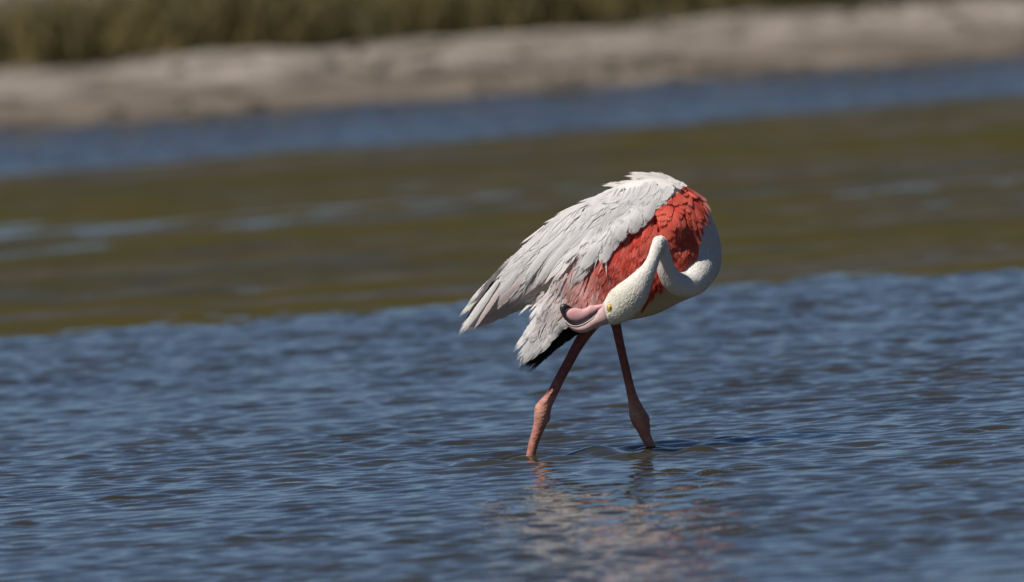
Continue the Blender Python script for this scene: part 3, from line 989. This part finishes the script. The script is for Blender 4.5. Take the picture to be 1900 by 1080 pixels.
# mantle and scapulars: short on the shoulder, long plumes to the tail
def col_a(r, t):
    k = random.random()
    a_ = lerp(WARM, COOL, k)
    e_ = lerp(a_, BLUSH, sst(t[1] - 0.25 * (1180 - t[0]), 440, 500) * random.uniform(0.3, 1))
    return jitter_c(a_, .025), jitter_c(e_, .025)
tract("scapular_feather", flam, [(1238, 338), (1260, 345), (1226, 362), (1210, 378), (1186, 398), (1152, 420), (1120, 446), (1076, 462), (1040, 468), (1000, 480), (965, 500), (935, 515),
                                 (925, 512), (950, 480), (985, 442), (1040, 401), (1110, 364), (1170, 340)],
      [(1235, 350, -.55, .83, 36, 22), (1190, 385, -.42, .91, 44, 25), (1140, 425, -.4, .92, 56, 24), (1070, 450, -.64, .77, 100, 20), (1110, 380, -.75, .66, 100, 20), (1010, 440, -.76, .65, 120, 17), (945, 500, -.68, .73, 84, 15), (1170, 345, -.85, .5, 56, 20)],
      14.5, 13, 5, lambda uu: lerp(6.0, 7.4, sst(uu, 1060, 1180)), col_a, nl=9, ragged=0.085, cup=0.045, point=0.62)
for (r0, t0, wd, bd) in [((1110, 420), (1083, 466), 12, .03), ((1080, 430), (1004, 524), 15, .03), ((1060, 430), (981, 521), 15, .05), ((1140, 440), (1116, 490), 17, .0), ((1120, 445), (1084, 500), 18, .02), ((1100, 440), (1052, 490), 16, .0),
                     ((1190, 395), (1172, 432), 18, 0), ((1215, 375), (1196, 412), 16, 0), ((1165, 415), (1146, 446), 18, 0)]:
    feather("scapular_feather", flam, r0, t0, wd * 1.2, 7, 12, jitter_c(COOL), jitter_c(WARM), bend=bd, nl=9, ragged=0.06, cup=0.15)

# loose hair-fine plumes lying over the vanes
def strands(name, parent, poly, guides, n, w, off, colf):
    f = field(guides); C_ = [[], [], [], [], []]
    us = [p[0] for p in poly]; vs_ = [p[1] for p in poly]
    k = 0
    while k < n:
        a_, b_ = random.uniform(min(us), max(us)), random.uniform(min(vs_), max(vs_))
        if not in_poly(a_, b_, poly): continue
        k += 1
        dx_, dy_, l, wd = f(a_, b_)
        an = random.gauss(0, 0.16); dx2, dy2 = dx_ * math.cos(an) - dy_ * math.sin(an), dx_ * math.sin(an) + dy_ * math.cos(an)
        l *= random.uniform(0.5, 1.1)
        if not inside(a_ + dx2 * l, b_ + dy2 * l - 4): continue
        c = colf(a_, b_)
        feather(name, parent, (a_, b_), (a_ + dx2 * l, b_ + dy2 * l), w * random.uniform(.5, 1.4), off, off + random.uniform(.2, 1.3), c, c, bend=random.gauss(0, .06), nl=6, nc=2, cup=0.0, ragged=0.02, point=0.3, collect=C_)
    o = mesh_obj(name, C_[0], C_[1], M_feather, parent, cols=C_[2], uvs=C_[3], tips=[0.0] * len(C_[4]))
    o['kind'] = 'stuff'
    return o
strands("mantle_plumes", flam, [(1238, 340), (1226, 362), (1186, 405), (1150, 432), (1110, 470), (1060, 470), (990, 500), (935, 520), (950, 482), (1040, 405), (1110, 368), (1170, 344)],
        [(1235, 350, -.55, .83, 36, 22), (1190, 385, -.42, .91, 50, 25), (1140, 425, -.4, .92, 60, 24), (1070, 450, -.64, .77, 80, 20), (1110, 380, -.75, .66, 80, 20), (1010, 440, -.76, .65, 90, 17), (945, 500, -.68, .73, 70, 15)],
        170, 4.5, 6.8, lambda a_, b_: jitter_c(lerp(WARM, COOL, random.random()), .04))
strands("wing_plumes", wing, [(1040, 500), (1120, 495), (1150, 530), (1120, 545), (1060, 560), (1030, 605), (1000, 612), (1000, 580)],
        [(1050, 520, -.35, .94, 55, 13), (1100, 520, -.25, .97, 50, 13), (1000, 610, -.45, .9, 50, 13)],
        80, 4.5, 4.5, lambda a_, b_: jitter_c(lerp(lerp(WARM, BLUSH, random.random()), CORAL, random.random() * .8 * sst(a_, 1035, 1090)), .04))
strands("covert_plumes", wing, [(1120, 490), (1200, 415), (1215, 440), (1210, 500), (1160, 545), (1110, 545)],
        [(1160, 470, -.3, .95, 40, 13), (1120, 520, -.25, .97, 44, 13)], 70, 4.0, 4.5, lambda a_, b_: jitter_c(lerp(RED, CORAL * 1.02, random.random()), .1))

# ruffled nape and ridge of the back
def ridge_feather(r0, t0, wd, d0, d1, c, name="nape_feather"):
    """free standing feather: own depth at root and tip"""
    t0 = (t0[0] + .10 * (t0[0] - r0[0]), t0[1] + .10 * (t0[1] - r0[1]))
    A = P(r0[0], r0[1], d0); B = P(t0[0], t0[1], d1)
    tg = (B - A).normalized(); nn = Vector((0, -0.75, 0.66)); side = tg.cross(nn).normalized(); nn = side.cross(tg)
    V, CC, UV = [], [], []
    nl, nc = 6, 4
    L = (B - A).length
    zz = random.uniform(0, 50); bw = random.uniform(-0.04, 0.08)
    rag = [random.uniform(-.08, .08) for _ in range(nc + 1)]
    for i in range(nl + 1):
        t = i / nl
        wp = (0.5 + 0.5 * min(t / .4, 1)) * (1 if t < .45 else math.sqrt(max(1 - ((t - .45) / .55) ** 2, 0)) * .9 + .1)
        for j in range(nc + 1):
            x = 2 * j / nc - 1
            q = A.lerp(B, t) + side * (x * wd * .5 * wp * S) + nn * ((4 * t * (1 - t) * bw * L) - .25 * x * x * wd * .5 * S * wp)
            if i == nl: q = q + tg * rag[j] * L
            V.append(q); CC.append(c); UV.append((x, t * L, zz))
    Fq = [(i * (nc + 1) + j, i * (nc + 1) + j + 1, (i + 1) * (nc + 1) + j + 1, (i + 1) * (nc + 1) + j) for i in range(nl) for j in range(nc)]
    return mesh_obj(name, V, Fq, M_feather, flam, cols=CC, uvs=UV, tips=[i / nl for i in range(nl + 1) for j in range(nc + 1)])

for (r0, t0, wd, d) in [((1225, 333), (1171, 322), 12, -20), ((1235, 336), (1180, 328), 14, -35), ((1240, 332), (1192, 321), 12, -10), ((1250, 337), (1205, 322), 13, -15), ((1258, 340), (1218, 322), 12, -10), ((1190, 343), (1126, 341), 10, -30),
                        ((1195, 347), (1134, 346), 11, -45), ((1262, 343), (1232, 325), 12, -15), ((1215, 340), (1165, 336), 14, -50), ((1230, 345), (1182, 342), 16, -60), ((1245, 345), (1200, 338), 16, -65), ((1262, 348), (1225, 338), 16, -60), ((1274, 346), (1238, 331), 14, -40),
                        ((1180, 350), (1120, 362), 9, -40), ((1160, 356), (1100, 372), 9, -30), ((1150, 352), (1112, 360), 7, -10), ((1100, 372), (1035, 398), 6, -10), ((1080, 380), (1030, 404), 6, -10), ((1210, 336), (1172, 331), 12, 0), ((1200, 340), (1150, 338), 10, 0), ((1245, 333), (1208, 319), 6, -12), ((1232, 332), (1186, 320), 6, -22), ((1222, 336), (1163, 327), 7, -30), ((1200, 342), (1138, 337), 5, -36), ((1256, 338), (1226, 320), 5, -14), ((1186, 345), (1117, 345), 5, -34), ((1120, 362), (1076, 375), 5, -12), ((1060, 388), (1012, 412), 5, -4), ((1010, 418), (968, 450), 5, 2)]:
    ridge_feather(r0, t0, wd, d, d * 0.6, jitter_c(lerp(WARM, BLUSH, random.random() * .3)))
for (r0, t0, wd, d0, d1, c) in [((935, 500), (855, 586), 13, 6, 38, WARM), ((930, 505), (861, 576), 12, 4, 34, WARM), ((945, 492), (872, 562), 12, 2, 30, WARM), ((915, 522), (864, 591), 8, 2, 26, np.array((0.016, 0.015, 0.017))),
                                ((925, 515), (872, 586), 7, -2, 22, np.array((0.16, 0.085, 0.05))), ((925, 520), (858, 613), 17, -8, 18, WARM), ((935, 515), (866, 609), 17, -10, 18, WARM), ((940, 520), (880, 605), 18, -12, 16, BLUSH)]:
    ridge_feather(r0, t0, wd, d0, d1, c, "tail_feather")
for (r0, t0, wd) in [((1243, 346), (1262, 361), 13), ((1250, 346), (1257, 360), 9), ((1255, 344), (1270, 350), 10)]:
    feather("nape_feather", flam, r0, t0, wd, 12, 14, COOL, WARM, nl=6, point=0.5)

# the far side of the bird, mirrored and joined: a wing seen only at the rim
MV, MF, MC, MU, MT = [], [], [], [], []
for (V, Fq, CC, UV, TT) in FEATHERS:
    b0 = len(MV)
    for p in V:
        u, v, d = unP(p)
        cdep = np.interp(u, [t[0] for t in TORSO], [t[4] for t in TORSO])
        MV.append(P(u, v, 2 * cdep - d))
    MF += [tuple(b0 + k for k in q[::-1]) for q in Fq]; MC += list(CC); MU += list(UV); MT += list(TT)
fw = mesh_obj("wing", MV, MF, M_feather, flam, cols=MC, uvs=MU, tips=MT)
fw['kind'] = 'stuff'

# ---- bill
HD = -197
def strip_loft(name, sts, thick, mat, parent, n=16, sub=4, taper_end=True, d0=HD, power=0.85):
    """sts: (u_in, v_in, u_out, v_out [, thickness factor])"""
    sts = [s if len(s) == 5 else (*s, 1.0) for s in sts]
    rings = []
    for (a_, b_, c_, d_, k) in catmull(sts, sub):
        cu, cv = (a_ + c_) / 2, (b_ + d_) / 2
        ring = []
        for j in range(n):
            an = 2 * math.pi * j / n
            s, c = math.sin(an), math.cos(an)
            s2 = math.copysign(abs(s) ** power, s); c2 = math.copysign(abs(c) ** power, c)
            ring.append(P(cu + (c_ - a_) / 2 * s2, cv + (d_ - b_) / 2 * s2, d0 + thick * k * c2))
        rings.append(ring)
    V, F = loft_rings(rings)
    o = mesh_obj(name, V, F, mat, parent)
    bm = bmesh.new(); bm.from_mesh(o.data); bmesh.ops.recalc_face_normals(bm, faces=bm.faces); bm.to_mesh(o.data); bm.free()
    o.data.shade_smooth()
    return o

bill = strip_loft("upper_bill", [(1116, 567, 1130, 601, 1.25), (1108, 577, 1120, 604, 1.25), (1103, 584, 1109, 606.5, 1.2), (1092, 593, 1099, 611.5, 1.1), (1080, 600, 1089, 616.2, 1.05), (1068, 603.5, 1077, 617.6, 1.0), (1058.5, 601, 1066, 614.5, .95), (1051, 596, 1057, 608.5, .8), (1047, 591, 1050, 598, .5)],
                  11, M_pinkbill, flam)
strip_loft("bill_ridge", [(1107, 580, 1108, 582.5, .7), (1101, 587, 1103, 590.5, 1), (1091, 594, 1093, 598, 1), (1080, 600, 1081, 604.2, 1), (1068, 603, 1068.5, 607.2, 1), (1058, 600.5, 1056.5, 605, .95), (1050, 594, 1048, 598, .8)], 11.6, M_ridge, bill, sub=5)
strip_loft("bill_tip", [(1109, 575.5, 1109.8, 576.6, .85), (1102, 584, 1103.8, 586.4, 1.05), (1090, 591.8, 1092, 595.2, 1.15), (1078, 597.2, 1079.5, 601.4, 1.2), (1067, 598.8, 1067.5, 604.4, 1.2), (1059, 596, 1057, 601.8, 1.15), (1052.5, 589, 1048.5, 594, 1.05), (1050, 581.5, 1042.3, 584, .95), (1050.5, 575.5, 1038.6, 573, .85), (1053, 573, 1040.5, 566.2, .75), (1056, 572.2, 1046.5, 563, .65), (1060, 571.5, 1053, 565.4, .5), (1062.5, 571.3, 1061, 570.3, .3)], 9.6, M_blackbill, bill, sub=6)
nostril = strip_loft("nostril", [(1101, 594.5, 1101.5, 595.3, .3), (1096, 598.4, 1096.6, 600, 1), (1090, 601.4, 1090.4, 602.6, .5)], 12.6, mat_simple("nostril_dark", (0.20, 0.09, 0.08), (0.27, 0.13, 0.12), 100), bill, sub=3)
strip_loft("lower_bill", [(1119, 563.6, 1114, 577, .9), (1111, 565.2, 1109.5, 577, 1.0), (1103, 566.2, 1103, 584, 1.08), (1095, 566, 1097, 588.5, 1.12), (1088, 570.5, 1090, 592.8, 1.12), (1080.5, 573.2, 1079.5, 598, 1.12), (1071, 571.6, 1068.5, 600, 1.1), (1062, 571.4, 1059.5, 597, 1.05), (1055.5, 574.2, 1053.5, 590.5, .9), (1052, 578, 1051, 584.5, .6)], 8.2, M_rosebill, flam)

# ---- eye
def ellipsoid(name, c, rx, ry, rz, mat, parent, n=14):
    V, F = [], []
    rings = []
    for i in range(1, n):
        a_ = math.pi * i / n
        rings.append([c + Vector((rx * math.sin(a_) * math.cos(2 * math.pi * j / n), ry * math.sin(a_) * math.sin(2 * math.pi * j / n), rz * math.cos(a_))) for j in range(n)])
    V, F = loft_rings(rings)
    return mesh_obj(name, V, F, mat, parent)

hb = BVHTree.FromPolygons([tuple(c) for c in co], [tuple(p.vertices) for p in body_me.polygons])
def head_front(u, v):
    r = (Fv * FPX + Rc * (u - 950.0) - Uc * (v - 540.0)).normalized()
    return hb.ray_cast(CAM, r)[0]
ep = head_front(1132, 570.5)
ring = ellipsoid("eye_skin", ep + Vector((0.0005, 0.0008, -0.001)), 7.0 * S, 2.2 * S, 8.4 * S, M_eyering, flam)
eye = ellipsoid("eye", ep + Vector((0, 0.0, 0)), 4.3 * S, 2.4 * S, 5.0 * S, M_iris, flam)
ellipsoid("pupil", ep + Vector((0, -2.1 * S, 0.2 * S)), 1.2 * S, 0.9 * S, 1.2 * S, M_pupil, eye)
